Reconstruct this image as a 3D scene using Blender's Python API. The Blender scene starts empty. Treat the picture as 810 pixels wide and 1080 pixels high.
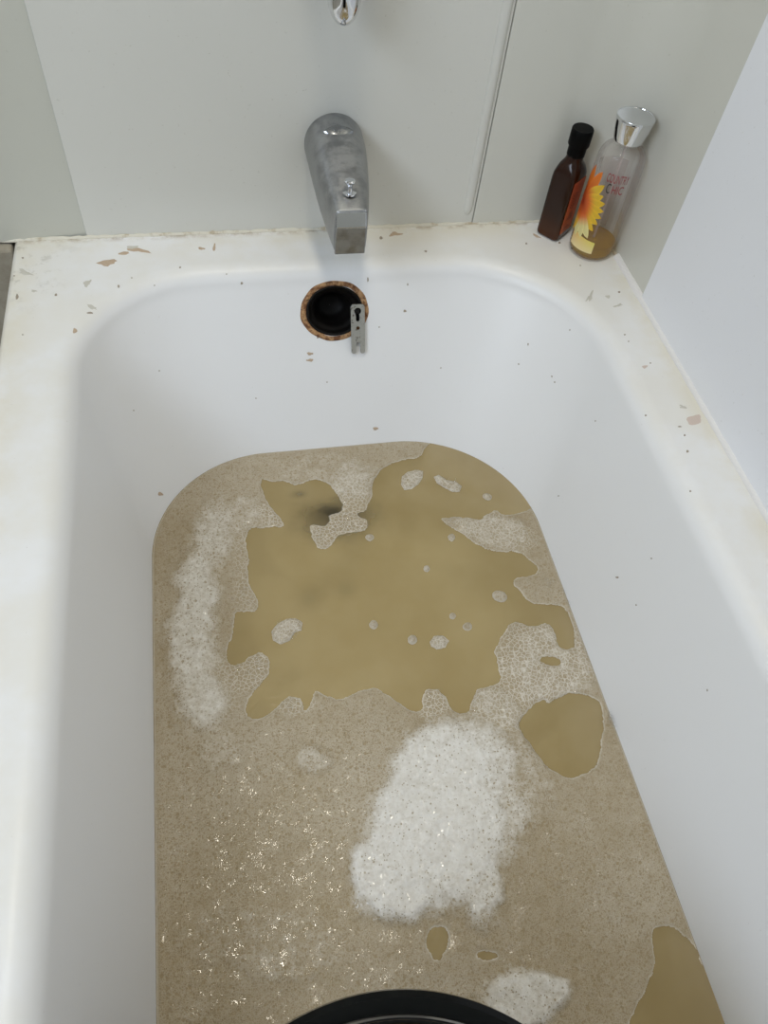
import bpy, bmesh, math, random
import numpy as np
from mathutils import Vector, Matrix
from mathutils.bvhtree import BVHTree
random.seed(7); rng = np.random.default_rng(7)
S = bpy.context.scene
COL = S.collection
# ------------------------------------------------------------------ camera
RZ = 0.42                      # tub rim height above the floor
CZ = RZ + 0.585                # camera height
F = 796.361                    # focal length in pixels of the 810 x 1080 frame
A, B, C_ = -0.303283121, 0.628153115, 0.144518424
M = (Matrix.Rotation(A, 3, 'Z') @ Matrix.Rotation(B, 3, 'X') @ Matrix.Rotation(C_, 3, 'Z'))
cd = bpy.data.cameras.new('camera'); cam = bpy.data.objects.new('camera', cd); COL.objects.link(cam)
cam.matrix_world = Matrix.Translation((0, 0, CZ)) @ M.to_4x4()
cd.sensor_fit = 'VERTICAL'; cd.sensor_height = 24.0; cd.lens = 24.0 * F / 1080.0
cd.clip_start = 0.01; cd.clip_end = 50
S.camera = cam
# ------------------------------------------------------------------ view, world, lamps
S.view_settings.view_transform = 'Standard'; S.view_settings.look = 'None'
S.view_settings.gamma = 1.0; S.view_settings.exposure = 0.05
S.cycles.volume_bounces = 3; S.cycles.transparent_max_bounces = 16
S.cycles.caustics_reflective = False; S.cycles.caustics_refractive = False
W = bpy.data.worlds.new('world'); S.world = W; W.use_nodes = True
W.node_tree.nodes['Background'].inputs[0].default_value = (0.8, 0.86, 0.95, 1)
W.node_tree.nodes['Background'].inputs[1].default_value = 0.2
def area(name, loc, target, sx, sy, power, col):
    l = bpy.data.lights.new(name, 'AREA'); l.shape = 'RECTANGLE' if sx > .5 else 'ELLIPSE'; l.size = sx; l.size_y = sy
    l.energy = power; l.color = col
    o = bpy.data.objects.new(name, l); COL.objects.link(o); o.location = loc
    o.rotation_euler = (Vector(target) - Vector(loc)).to_track_quat('-Z', 'Y').to_euler()
    return o
area('window_daylight', (-1.42, -0.45, 1.75), (0.2, 0.1, 0.35), 1.2, 1.0, 33, (0.76, 0.855, 1.0))
area('ceiling_lamp', (0.05, 0.42, 2.36), (0.05, 0.42, 0), 0.26, 0.26, 9.0, (1.0, 0.92, 0.77))

# ------------------------------------------------------------------ helpers
def ray(px, py):
    return (M @ Vector(((px - 405) / F, (540 - py) / F, -1.0))).normalized()
def onz(px, py, z):
    d = ray(px, py); t = (z - CZ) / d.z
    return Vector((d.x * t, d.y * t, z))
def link(o): COL.objects.link(o); return o
def mesh(name, verts, faces, mat=None, parent=None, smooth=True):
    me = bpy.data.meshes.new(name); me.from_pydata([tuple(v) for v in verts], [], faces); me.update()
    return meobj(name, me, mat, parent, smooth)
def meobj(name, me, mat=None, parent=None, smooth=True, angle=None):
    if smooth: me.polygons.foreach_set('use_smooth', [True] * len(me.polygons))
    o = link(bpy.data.objects.new(name, me))
    if mat: me.materials.append(mat)
    if parent: o.parent = parent; o.matrix_parent_inverse = parent.matrix_world.inverted()
    return o
def bmobj(name, bm, mat=None, parent=None, smooth=True):
    bmesh.ops.recalc_face_normals(bm, faces=bm.faces)
    me = bpy.data.meshes.new(name); bm.to_mesh(me); bm.free()
    o = meobj(name, me, mat, parent, smooth)
    return o
def sharp(o, deg=35):
    me = o.data
    bm = bmesh.new(); bm.from_mesh(me)
    for e in bm.edges:
        if len(e.link_faces) == 2 and e.calc_face_angle(0) > math.radians(deg): e.smooth = False
    bm.to_mesh(me); bm.free(); return o
def thing(name, loc, label, cat, group=None):
    o = bpy.data.objects.new(name, None); COL.objects.link(o); o.location = loc
    o.empty_display_size = 0.02
    o['label'] = label; o['category'] = cat
    if group: o['group'] = group
    bpy.context.view_layer.update()
    return o
def tag(o, label, cat, group=None, kind=None):
    o['label'] = label; o['category'] = cat
    if group: o['group'] = group
    if kind: o['kind'] = kind
    return o
def structure(o): o['kind'] = 'structure'; return o
def box(x0, x1, y0, y1, z0, z1, bev=0.0, seg=2):
    bm = bmesh.new()
    bmesh.ops.create_cube(bm, size=1)
    for v in bm.verts:
        v.co = Vector(((x0 + x1) / 2 + v.co.x * (x1 - x0), (y0 + y1) / 2 + v.co.y * (y1 - y0), (z0 + z1) / 2 + v.co.z * (z1 - z0)))
    if bev: bmesh.ops.bevel(bm, geom=bm.edges[:], offset=bev, segments=seg, affect='EDGES', profile=0.5)
    return bm
def lathe(name, prof, c, mat, parent, n=48, axis=(0, 0, 1), cap=False):
    """prof = [(radius, height)] turned about `axis` through c"""
    q = Vector((0, 0, 1)).rotation_difference(Vector(axis))
    vs, fs = [], []
    for r, h in prof:
        for k in range(n):
            a = 2 * math.pi * k / n
            vs.append(Vector(c) + q @ Vector((r * math.cos(a), r * math.sin(a), h)))
    for i in range(len(prof) - 1):
        for k in range(n):
            k2 = (k + 1) % n
            fs.append((i * n + k, i * n + k2, (i + 1) * n + k2, (i + 1) * n + k))
    if cap:
        fs.append(tuple(range(n))[::-1]); fs.append(tuple((len(prof) - 1) * n + k for k in range(n)))
    o = mesh(name, vs, fs, mat, parent)
    bm = bmesh.new(); bm.from_mesh(o.data); bmesh.ops.remove_doubles(bm, verts=bm.verts, dist=1e-6)
    bmesh.ops.recalc_face_normals(bm, faces=bm.faces); bm.to_mesh(o.data); bm.free()
    return sharp(o)
# ------------------------------------------------------------------ materials
def mat(name, col=(.8, .8, .8), rough=.5, metal=0, coat=0, spec=.5, trans=0, ior=1.45):
    m = bpy.data.materials.new(name); m.use_nodes = True
    p = m.node_tree.nodes['Principled BSDF']
    p.inputs['Base Color'].default_value = (*col, 1); p.inputs['Roughness'].default_value = rough
    p.inputs['Metallic'].default_value = metal; p.inputs['Coat Weight'].default_value = coat
    p.inputs['Specular IOR Level'].default_value = spec; p.inputs['Transmission Weight'].default_value = trans
    p.inputs['IOR'].default_value = ior
    return m
class NT:
    def __init__(s, m): s.m = m; s.nt = m.node_tree; s.n = s.nt.nodes; s.p = s.n.get('Principled BSDF'); s.out = s.n['Material Output']
    def new(s, t, **kw):
        nd = s.n.new(t)
        for k, v in kw.items(): setattr(nd, k, v)
        return nd
    def l(s, a, b): s.nt.links.new(a, b)
    def val(s, sock, v):
        if hasattr(v, 'is_output') or isinstance(v, bpy.types.NodeSocket): s.l(v, sock)
        else: sock.default_value = v
    def coord(s):
        if not hasattr(s, '_c'): s._c = s.new('ShaderNodeTexCoord').outputs['Object']
        return s._c
    def noise(s, scale, detail=3, rough=.55, vec=None):
        nd = s.new('ShaderNodeTexNoise'); nd.inputs['Scale'].default_value = scale; nd.inputs['Detail'].default_value = detail
        nd.inputs['Roughness'].default_value = rough; s.l(vec or s.coord(), nd.inputs['Vector']); return nd.outputs['Fac']
    def vor(s, scale, feature='F1', rnd=1.0, out='Distance', vec=None):
        nd = s.new('ShaderNodeTexVoronoi', feature=feature); nd.inputs['Scale'].default_value = scale
        nd.inputs['Randomness'].default_value = rnd; s.l(vec or s.coord(), nd.inputs['Vector']); return nd.outputs[out]
    def ramp(s, fac, a, b, ca=0.0, cb=1.0, smooth=True):
        nd = s.new('ShaderNodeMapRange'); nd.interpolation_type = 'SMOOTHSTEP' if smooth else 'LINEAR'
        for i, v in enumerate((fac, a, b, ca, cb)): s.val(nd.inputs[i], v)
        return nd.outputs[0]
    def math(s, op, a, b=0.0, c=0.0):
        nd = s.new('ShaderNodeMath', operation=op); s.val(nd.inputs[0], a); s.val(nd.inputs[1], b); s.val(nd.inputs[2], c); return nd.outputs[0]
    def mix(s, f, a, b):
        nd = s.new('ShaderNodeMix', data_type='RGBA'); s.val(nd.inputs[0], f)
        s.val(nd.inputs[6], (*a, 1) if isinstance(a, tuple) else a); s.val(nd.inputs[7], (*b, 1) if isinstance(b, tuple) else b); return nd.outputs[2]
    def bump(s, h, strength, dist):
        nd = s.new('ShaderNodeBump'); nd.inputs['Strength'].default_value = strength; nd.inputs['Distance'].default_value = dist
        s.l(h, nd.inputs['Height']); return nd.outputs['Normal']
    def sep(s):
        nd = s.new('ShaderNodeSeparateXYZ'); s.l(s.coord(), nd.inputs[0]); return nd.outputs
    def attr(s, name, out='Fac'):
        nd = s.new('ShaderNodeAttribute'); nd.attribute_name = name; return nd.outputs[out]

def panel_mat(name, col, rough=.22):
    m = mat(name, col, rough, spec=.45); t = NT(m)
    g = t.noise(14, 4); sp = t.ramp(t.noise(240, 2), .70, .76)
    t.l(t.mix(t.math('MULTIPLY', sp, .25), t.mix(g, tuple(c * .992 for c in col), tuple(min(1, c * 1.008) for c in col)), (.42, .40, .33)), t.p.inputs['Base Color'])
    t.l(t.ramp(g, .3, .7, rough, rough + .03), t.p.inputs['Roughness'])
    t.l(t.bump(t.noise(900, 2), .12, .0004), t.p.inputs['Normal'])
    return m
M_PANEL = panel_mat('surround_panel', (.68, .675, .625))
M_EDGE = panel_mat('surround_corner', (.64, .635, .575))
M_RIGHT = panel_mat('surround_side', (.84, .85, .88))
def enamel():
    m = mat('enamel', (.8, .8, .78), .2, spec=.5); t = NT(m)
    x, y, z = t.sep()
    # old yellowish staining of the flat rim, growing to its edges and to the wall
    flat = t.ramp(z, RZ - .012, RZ - .002)
    out = t.math('MAXIMUM', t.ramp(x, -.19, -.25), t.ramp(y, .80, .865))
    out = t.math('MAXIMUM', out, t.ramp(x, .47, .512))
    n1 = t.noise(9, 5, .65)
    st = t.math('MULTIPLY', flat, t.math('MULTIPLY', t.ramp(out, 0, 1, .45, 1), t.ramp(n1, .25, .62)))
    base = t.mix(t.math('MULTIPLY', st, .75), (.80, .805, .81), (.70, .655, .53))
    # brown grime in the joint with the wall
    grime = t.math('MULTIPLY', t.math('MULTIPLY', t.ramp(y, .846, .859), flat), t.ramp(t.noise(45, 4, .7), .40, .62))
    base = t.mix(t.math('MULTIPLY', grime, .65), base, (.34, .25, .15))
    # corner smudges at the left end of the rim
    cor = t.math('MULTIPLY', t.ramp(x, -.15, -.24), t.ramp(y, .70, .82))
    smu = t.math('MULTIPLY', t.math('MULTIPLY', cor, flat), t.ramp(t.noise(60, 4, .7), .52, .68))
    base = t.mix(t.math('MULTIPLY', smu, .45), base, (.33, .31, .25))
    # faint scratches and specks everywhere
    sp = t.ramp(t.noise(330, 1), .79, .82)
    base = t.mix(t.math('MULTIPLY', sp, .3), base, (.40, .36, .30))
    t.l(base, t.p.inputs['Base Color'])
    t.p.inputs['Roughness'].default_value = .36; t.p.inputs['Specular IOR Level'].default_value = .4
    t.l(t.bump(t.noise(60, 3), .06, .001), t.p.inputs['Normal'])
    return m
M_ENAMEL = enamel()
M_CAULK = mat('caulk', (.66, .63, .54), .45); _t = NT(M_CAULK)
_t.l(_t.mix(_t.ramp(_t.noise(38, 5, .7), .50, .66, 0, .7), (.66, .63, .54), (.36, .27, .15)), _t.p.inputs['Base Color'])
M_CAULK2 = mat('clean_caulk', (.76, .75, .74), .35)
M_CHROME = mat('chrome', (.74, .75, .77), .06, metal=1)
M_SATIN = mat('satin_chrome', (.30, .31, .32), .22, metal=1)
M_DULL = mat('worn_chrome', (.40, .41, .42), .4, metal=1); _t = NT(M_DULL)
_n = _t.noise(55, 6, .7); _sc = _t.noise(700, 3, .7)
_w = _t.ramp(_n, .35, .62)
_t.l(_t.mix(_w, (.27, .275, .28), (.36, .365, .365)), _t.p.inputs['Base Color'])
_t.l(_t.ramp(_n, .3, .65, .30, .48), _t.p.inputs['Roughness'])
_t.l(_t.ramp(_w, 0, 1, .95, .80), _t.p.inputs['Metallic'])
_t.l(_t.bump(_sc, .25, .0003), _t.p.inputs['Normal'])
M_RUST = mat('rust', (.35, .16, .05), .8); _t = NT(M_RUST)
_a = _t.noise(130, 5, .7); _b = _t.noise(420, 3)
_t.l(_t.mix(_t.ramp(_b, .58, .66), _t.mix(_t.ramp(_a, .36, .62), (.13, .045, .015), (.46, .27, .13)), (.04, .02, .012)), _t.p.inputs['Base Color'])
_t.l(_t.bump(_a, .8, .001), _t.p.inputs['Normal'])
M_PIPE = mat('pipe_black', (.006, .005, .0045), .5, spec=.2)
M_STEEL = mat('bracket_steel', (.42, .41, .37), .42, metal=.75); _t = NT(M_STEEL)
_a = _t.noise(260, 5, .7)
_t.l(_t.mix(_t.ramp(_a, .55, .66), (.44, .43, .39), (.07, .05, .03)), _t.p.inputs['Base Color'])
M_CHIP = mat('bare_chip', (.42, .28, .19), .75); _t = NT(M_CHIP)
_t.l(_t.mix(_t.noise(300, 3), (.42, .31, .21), (.56, .45, .34)), _t.p.inputs['Base Color'])
M_CHIPP = mat('pink_chip', (.60, .50, .44), .6)
M_SPECK = mat('dirt_speck', (.34, .29, .23), .8)
M_SCUFF = mat('grey_scuff', (.56, .54, .48), .6)
M_AMBER = mat('amber_plastic', (.055, .018, .006), .15, spec=.35)
_t = NT(M_AMBER); _x, _y, _z = _t.sep()
_t.l(_t.mix(_t.ramp(_z, .0, .045), (.060, .020, .007), (.022, .008, .004)), _t.p.inputs['Base Color'])
_t.p.inputs['Coat Weight'].default_value = .0; _t.p.inputs['Coat Roughness'].default_value = .08
M_BLACKCAP = mat('black_cap', (.003, .003, .003), .4, spec=.08)
M_LABEL = mat('orange_label', (.50, .105, .035), .5)
M_LABELDK = mat('label_print', (.10, .02, .01), .5)
M_LABELLT = mat('label_line', (.55, .22, .10), .5)
M_BUCKET = mat('black_plastic', (.002, .0025, .0025), .16, spec=.22)
M_MAROON = mat('maroon_print', (.26, .012, .02), .5)
M_INK = mat('black_print', (.02, .015, .015), .5)
M_GLOSSBLACK = mat('polished_black', (.02, .02, .02), .12, spec=1, coat=1)
def shell_mat(name, tint, body, amount):
    m = bpy.data.materials.new(name); m.use_nodes = True; t = NT(m); t.n.remove(t.p)
    tr = t.new('ShaderNodeBsdfTransparent'); tr.inputs[0].default_value = (*tint, 1)
    gl = t.new('ShaderNodeBsdfGlossy'); gl.inputs['Roughness'].default_value = .04
    df = t.new('ShaderNodeBsdfDiffuse'); df.inputs[0].default_value = (*body, 1)
    fr = t.new('ShaderNodeLayerWeight'); fr.inputs[0].default_value = .22
    m1 = t.new('ShaderNodeMixShader'); t.l(t.ramp(fr.outputs['Facing'], .2, 1, amount, min(1, amount + .22)), m1.inputs[0]); t.l(tr.outputs[0], m1.inputs[1])
    tl = t.new('ShaderNodeBsdfTranslucent'); tl.inputs[0].default_value = (*body, 1); md = t.new('ShaderNodeMixShader'); t.l(df.outputs[0], md.inputs[1]); t.l(tl.outputs[0], md.inputs[2]); t.l(md.outputs[0], m1.inputs[2])
    m2 = t.new('ShaderNodeMixShader'); t.l(t.math('MULTIPLY', fr.outputs['Fresnel'], .5), m2.inputs[0]); t.l(m1.outputs[0], m2.inputs[1]); t.l(gl.outputs[0], m2.inputs[2])
    t.l(m2.outputs[0], t.out.inputs[0]); return m
M_CLEAR = shell_mat('clear_plastic', (1, .992, .985), (.95, .90, .87), .09)
M_LIQUID = shell_mat('yellow_liquid', (.96, .82, .42), (.92, .64, .15), .34)
M_FROST = shell_mat('frosted_backing', (1, .98, .97), (.92, .84, .82), .35)
M_PETAL = mat('petal_print', (.8, .3, .05), .45); _t = NT(M_PETAL); _t.l(_t.attr('petal_col', 'Color'), _t.p.inputs['Base Color'])

# ------------------------------------------------------------------ the room around the tub
XR, YB, XL, YN = .512, .86, -1.50, -.66
M_PAINT = mat('wall_paint', (.55, .55, .51), .6)
M_LOW = mat('dingy_wall', (.34, .31, .25), .7); _t = NT(M_LOW)
_t.l(_t.mix(_t.noise(40, 5, .7), (.20, .17, .12), (.50, .46, .38)), _t.p.inputs['Base Color'])
M_FLOOR = mat('floor_vinyl', (.36, .33, .27), .5)
M_CEIL = mat('ceiling_paint', (.66, .66, .63), .8)
structure(bmobj('floor', box(XL - .05, XR + .1, -1.1, YB + .1, -.05, 0), M_FLOOR, smooth=False))
structure(bmobj('ceiling', box(XL - .05, XR + .1, -1.1, YB + .1, 2.42, 2.47), M_CEIL, smooth=False))
structure(bmobj('wall_left', box(XL - .05, XL, -1.1, YB + .1, 0, 2.42), M_PAINT, smooth=False))
structure(bmobj('wall_near', box(XL, XR + .1, -1.1, -1.05, 0, 2.42), M_PAINT, smooth=False))
wb = structure(bmobj('wall_back', box(XL, XR + .1, YB + .012, YB + .1, 0, 2.42), M_LOW, smooth=False))
wr = structure(bmobj('wall_right', box(XR + .008, XR + .1, -1.05, YB + .012, 0, 2.42), M_PAINT, smooth=False))
ST = 1.95
# back surround panel, its left edge strip tilted and toned to come out darker, the corner piece, the side panel
o = bmobj('surround_panel', box(-.1605, .333, YB, YB + .012, RZ, ST, .0016), M_PANEL, wb, smooth=False); o['label'] = 'pale grey glossy flat panel'
bm = bmesh.new()
pts = [(-.1605, YB + .0025), (-.60, YB - .022), (-.60, YB + .008), (-.1605, YB + .011)]
lo = [bm.verts.new((x, y, RZ)) for x, y in pts]; hi = [bm.verts.new((x, y, ST)) for x, y in pts]
for i in range(4): bm.faces.new((lo[i], lo[(i + 1) % 4], hi[(i + 1) % 4], hi[i]))
bm.faces.new(lo[::-1]); bm.faces.new(hi)
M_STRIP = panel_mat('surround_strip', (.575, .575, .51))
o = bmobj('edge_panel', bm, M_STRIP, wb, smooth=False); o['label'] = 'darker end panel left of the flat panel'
# raised rounded bead along the seam
def vbead(name, x, y, r, z0, z1, m, parent, depth=1.0):
    vs, fs = [], []; n = 14; zs = [z0, z0 + .002, z0 + .006, z0 + .012, z1]; rs = [.05, .5, .85, 1, 1]
    for z, s in zip(zs, rs):
        for k in range(n):
            a = math.pi * k / (n - 1)
            vs.append((x - r * s * math.cos(a), y - r * depth * s * math.sin(a), z))
    for i in range(len(zs) - 1):
        for k in range(n - 1): fs.append((i * n + k, i * n + k + 1, (i + 1) * n + k + 1, (i + 1) * n + k))
    return mesh(name, vs, fs, m, parent)
vbead('seam_bead', .3235, YB + .001, .0062, RZ + .012, ST, M_PANEL, wb, .75)
CR = .088
arc = [(.3335, YB - .0012), (XR - CR, YB - .0012)] + [(XR - CR + CR * math.sin(a), YB - CR + CR * math.cos(a) - .0012) for a in np.linspace(.08, math.pi / 2, 22)] + [(XR, .70), (XR, .6905)]
vs = []; fs = []; n = len(arc)
offs = []
for i, (x, y) in enumerate(arc):
    a = Vector(arc[max(0, i - 1)]); b = Vector(arc[min(n - 1, i + 1)]); d = (b - a).normalized(); nn = Vector((-d.y, d.x))
    offs.append((x + nn.x * .004, y + nn.y * .004))
for z in (RZ, ST):
    for p in arc: vs.append((*p, z))
    for p in offs: vs.append((*p, z))
for i in range(n - 1):
    fs.append((i, i + 1, 2 * n + i + 1, 2 * n + i)); fs.append((n + i, 3 * n + i, 3 * n + i + 1, n + i + 1))
    fs.append((2 * n + i, 2 * n + i + 1, 3 * n + i + 1, 3 * n + i)); fs.append((i, n + i, n + i + 1, i + 1))
fs.append((0, 2 * n, 3 * n, n)); fs.append((n - 1, 2 * n - 1, 4 * n - 1, 3 * n - 1))
o = sharp(mesh('corner_panel', vs, fs, M_EDGE, wb)); o['label'] = 'rounded corner panel in duller cream grey'
o = bmobj('side_panel', box(XR - .0025, XR + .008, -1.05, .6895, RZ, ST, .0012), M_RIGHT, wr, smooth=False); o['label'] = 'bluish white glossy side panel'

# ------------------------------------------------------------------ bathtub
def rloop(x0, x1, y0, y1, rf, rn, xs0=None, xs1=None, n=40, m=60):
    """closed loop: x0/x1 = left/right at the far end, xs0/xs1 at the near end; rf/rn corner radii far (l, r) / near"""
    xs0 = x0 if xs0 is None else xs0; xs1 = x1 if xs1 is None else xs1
    corners = [((x0, y1), rf[0]), ((x1, y1), rf[1]), ((xs1, y0), rn), ((xs0, y0), rn)]
    P = []
    for i in range(4):
        c, r = corners[i]; p = Vector(corners[i - 1][0]); q = Vector(corners[(i + 1) % 4][0]); c = Vector(c)
        d1 = (p - c).normalized(); d2 = (q - c).normalized()
        a = c + d1 * r; b = c + d2 * r
        arcp = []
        for k in range(n + 1):
            t = k / n
            s = .5523
            arcp.append((1 - t) ** 3 * a + 3 * (1 - t) ** 2 * t * (a - d1 * r * s) + 3 * (1 - t) * t * t * (b - d2 * r * s) + t ** 3 * b)
        P.append(arcp)
    out = []
    for i in range(4):
        out += P[i]
        a = P[i][-1]; b = P[(i + 1) % 4][0]
        for k in range(1, m): out.append(a + (b - a) * (k / m))
    return np.array([(v.x, v.y) for v in out])
L_RIM = rloop(-.163, .434, -.575, .777, (.145, .165), .14)
L_WAT = rloop(-.1195, .372, -.47, .668, (.150, .165), .13, -.124, .376)
ZW = RZ - .21
ZF = .075
def lerploop(z):
    t = (RZ - z) / (RZ - ZW)
    return L_RIM + (L_WAT - L_RIM) * t
def inset(P, d):
    a = np.roll(P, 1, 0); b = np.roll(P, -1, 0); T = b - a; T /= np.linalg.norm(T, axis=1)[:, None] + 1e-12
    N = np.stack([T[:, 1], -T[:, 0]], 1)      # clockwise loop: inward normal
    return P + N * d
rows = []
OUT = rloop(-.2464, XR - .0, YN, YB, (.004, .086), .004)
rows.append((OUT, .10)); 
rows.append((OUT, RZ - .02)); LO = lambda d: rloop(-.2464 + d, XR, YN + d, YB, (.004, .086), .004)
rows.append((LO(.0008), RZ - .012)); rows.append((LO(.003), RZ - .003)); rows.append((LO(.008), RZ))
FR = .026
edge = inset(L_RIM, -FR * .95)
base = LO(.008)
for t in np.linspace(0.1, 1, 9): rows.append((base + (edge - base) * t, RZ - .001 * t))
ang = math.radians(74)
for k in range(1, 12):
    a = ang * k / 11
    # arc leaving the flat rim and turning down the wall
    rows.append((inset(edge, FR * math.sin(a)), RZ - .001 - FR * (1 - math.cos(a))))
zl = RZ - .001 - FR * (1 - math.cos(ang)); offl = FR * math.sin(ang)
l0 = inset(edge, offl)
FB = .06
for z in np.linspace(zl, ZF + FB, 50)[1:]:
    t = (zl - z) / (zl - ZW)
    rows.append((l0 + (L_WAT - l0) * t, z))
lb, zb = rows[-1]
for k in range(1, 9):
    a = math.pi / 2 * k / 8
    rows.append((inset(lb, FB * (1 - math.cos(a))), zb - FB * math.sin(a)))
lb, zb = rows[-1]
cen = np.array((.13, .02))
for t in (.25, .5, .75, .97): rows.append((lb + (cen - lb) * t, zb - .004 * t))
NL = len(OUT); vs = []; fs = []
for P, z in rows:
    for x, y in P: vs.append((float(x), float(y), float(z)))
for i in range(len(rows) - 1):
    for k in range(NL):
        k2 = (k + 1) % NL; fs.append((i * NL + k, i * NL + k2, (i + 1) * NL + k2, (i + 1) * NL + k))
fs.append(tuple((len(rows) - 1) * NL + k for k in range(NL)))
bvh0 = BVHTree.FromPolygons(vs, fs)
CAMP = Vector((0, 0, CZ))
OC, ON, _, _ = bvh0.ray_cast(CAMP, ray(353, 328))
if ON.dot(CAMP - OC) < 0: ON = -ON
OU = Vector((0, 0, 1)).cross(ON).normalized(); OV = ON.cross(OU).normalized()
OR = .0315; OE = 1.2      # the opening is wider than tall
bm = bmesh.new(); bv = [bm.verts.new(v) for v in vs]
for f in fs: bm.faces.new([bv[i] for i in f])
# the overflow opening: faces inside the circle are removed and the cut edge is drawn onto it
def orad(p): d = p - OC; return math.hypot(d.dot(OU) / OE, d.dot(OV))
kill = [f for f in bm.faces if orad(f.calc_center_median()) < OR * .97 and abs((f.calc_center_median() - OC).dot(ON)) < .02 and f.calc_center_median().y > .6]
bmesh.ops.delete(bm, geom=kill, context='FACES')
for v in bm.verts:
    if v.link_faces and any(e.is_boundary for e in v.link_edges) and orad(v.co) < OR * 1.5 and v.co.y > .6:
        d = v.co - OC; u, w = d.dot(OU), d.dot(OV); r = orad(v.co)
        v.co = OC + (OU * u + OV * w) * (OR / r) + ON * d.dot(ON)
bmesh.ops.recalc_face_normals(bm, faces=bm.faces)
me = bpy.data.meshes.new('bathtub'); bm.to_mesh(me); bm.free()
tub = meobj('bathtub', me, M_ENAMEL); tag(tub, 'white enamelled bathtub with a chipped, stained rim, filled with brown water', 'bathtub')
tub_bvh = BVHTree.FromPolygons([v.co for v in me.vertices], [tuple(p.vertices) for p in me.polygons])

def chip(px, py, w, h, rot=0.0, rough=.3, n=14, sq=2.0, seed=None):
    """irregular patch following the tub surface"""
    c, N0, _, _ = bvh0.ray_cast(CAMP, ray(px, py)); ca, sa = math.cos(math.radians(rot)), math.sin(math.radians(rot))
    V = []
    ph = random.random() * 9
    for r in (0, .6, 1):
        for k in range(n if r else 1):
            a = 2 * math.pi * k / n
            rr = r * (1 + rough * (math.sin(3 * a + ph) * .5 + random.uniform(-.6, .6)))
            e = (abs(math.cos(a)) ** sq + abs(math.sin(a)) ** sq) ** (-1 / sq)
            x, y = w / 2 * rr * e * math.cos(a), h / 2 * rr * e * math.sin(a)
            q, N, _, _ = bvh0.ray_cast(CAMP, ray(px + x * ca - y * sa, py + x * sa + y * ca))
            if q is None: q, N = c, N0
            if N.dot(CAMP - q) < 0: N = -N
            V.append(q + N * (.00045 if r < 1 else .00005))
    Fc = [(0, 1 + k, 1 + (k + 1) % n) for k in range(n)] + [(1 + k, 1 + n + k, 1 + n + (k + 1) % n, 1 + (k + 1) % n) for k in range(n)]
    return V, Fc
big = [(113, 277, 24, 8, -10, .35, M_CHIP), (146, 264, 26, 5, 9, .5, M_CHIP), (131, 267, 14, 4, -6, .4, M_CHIP), (527, 248, 0, 0, 0, 0, None),
       (212, 262, 9, 4, 10, .4, M_CHIP), (226, 261, 3.5, 10, 5, .3, M_CHIP), (79, 349, 5, 7, 0, .3, M_CHIP), (417, 247, 14, 5, -5, .5, M_CHIP),
       (327, 373, 8, 4, 5, .35, M_CHIP), (327, 380, 8, 4, 0, .35, M_CHIP), (396, 452, 7, 4, 0, .2, M_CHIP), (169, 521, 7, 5, 10, .25, M_CHIP),
       (732, 443, 17, 12, -12, .1, M_CHIPP), (680, 387, 7, 4, -10, .3, M_CHIPP), (641, 313, 6, 4, 0, .4, M_SCUFF), (622, 313, 5, 16, 28, .6, M_SCUFF),
       (652, 322, 11, 3, -18, .5, M_SCUFF), (92, 299, 12, 6, -35, .5, M_SCUFF), (27, 288, 16, 6, 15, .7, M_SCUFF), (97, 324, 12, 5, 30, .6, M_SCUFF),
       (140, 261, 16, 5, 0, .5, M_SCUFF), (566, 249, 11, 3, 28, .4, M_CHIP), (720, 429, 9, 4, 20, .6, M_SCUFF), (36, 307, 7, 3, 5, .4, M_SCUFF)]
for px, py, w, h, r, ro, m_ in big:
    if m_ is None: continue
    V, Fc = chip(px, py, w * .85, h * .8, r, ro, 16, 5 if m_ is M_CHIPP and w > 10 else 2)
    mesh('enamel_chip', V, Fc, m_, tub)
small = [(59, 311, 4, 4), (255, 299, 4, 4), (125, 302, 3, 5), (190, 282, 3, 3), (18, 313, 4, 9), (24, 353, 3, 2), (141, 433, 2, 2), (168, 391, 2, 2),
         (335, 356, 3, 3), (388, 295, 2, 8), (427, 328, 5, 4), (402, 251, 5, 5), (449, 265, 4, 3), (555, 257, 3, 3), (590, 256, 4, 3), (603, 262, 4, 3),
         (653, 308, 4, 3), (659, 353, 3, 2), (663, 360, 2, 2), (686, 383, 3, 2), (717, 450, 6, 2), (722, 459, 3, 3), (725, 476, 4, 4), (681, 438, 3, 3),
         (728, 518, 3, 3), (582, 397, 2, 3), (585, 403, 2, 3), (628, 444, 2, 2), (547, 384, 2, 3), (557, 363, 2, 4), (601, 348, 2, 2), (651, 609, 5, 3),
         (687, 589, 3, 2), (671, 638, 2, 3), (589, 523, 2, 2), (746, 728, 2, 4), (24, 272, 3, 3), (15, 291, 3, 2), (239, 289, 2, 2), (139, 293, 2, 2),
         (163, 301, 2, 2), (585, 238, 2, 6), (400, 345, 2, 2), (465, 388, 2, 2), (345, 403, 2, 2), (270, 420, 2, 2), (612, 280, 2, 2), (430, 300, 2, 4), (95, 330, 9, 3)]
AV, AF = [], []
for px, py, w, h in small:
    V, Fc = chip(px, py, w * .72, h * .72, 0, .3, 8); b0 = len(AV); AV += V; AF += [tuple(i + b0 for i in f) for f in Fc]
o = mesh('dirt_speck', AV, AF, M_SPECK, tub); o['kind'] = 'stuff'
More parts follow.
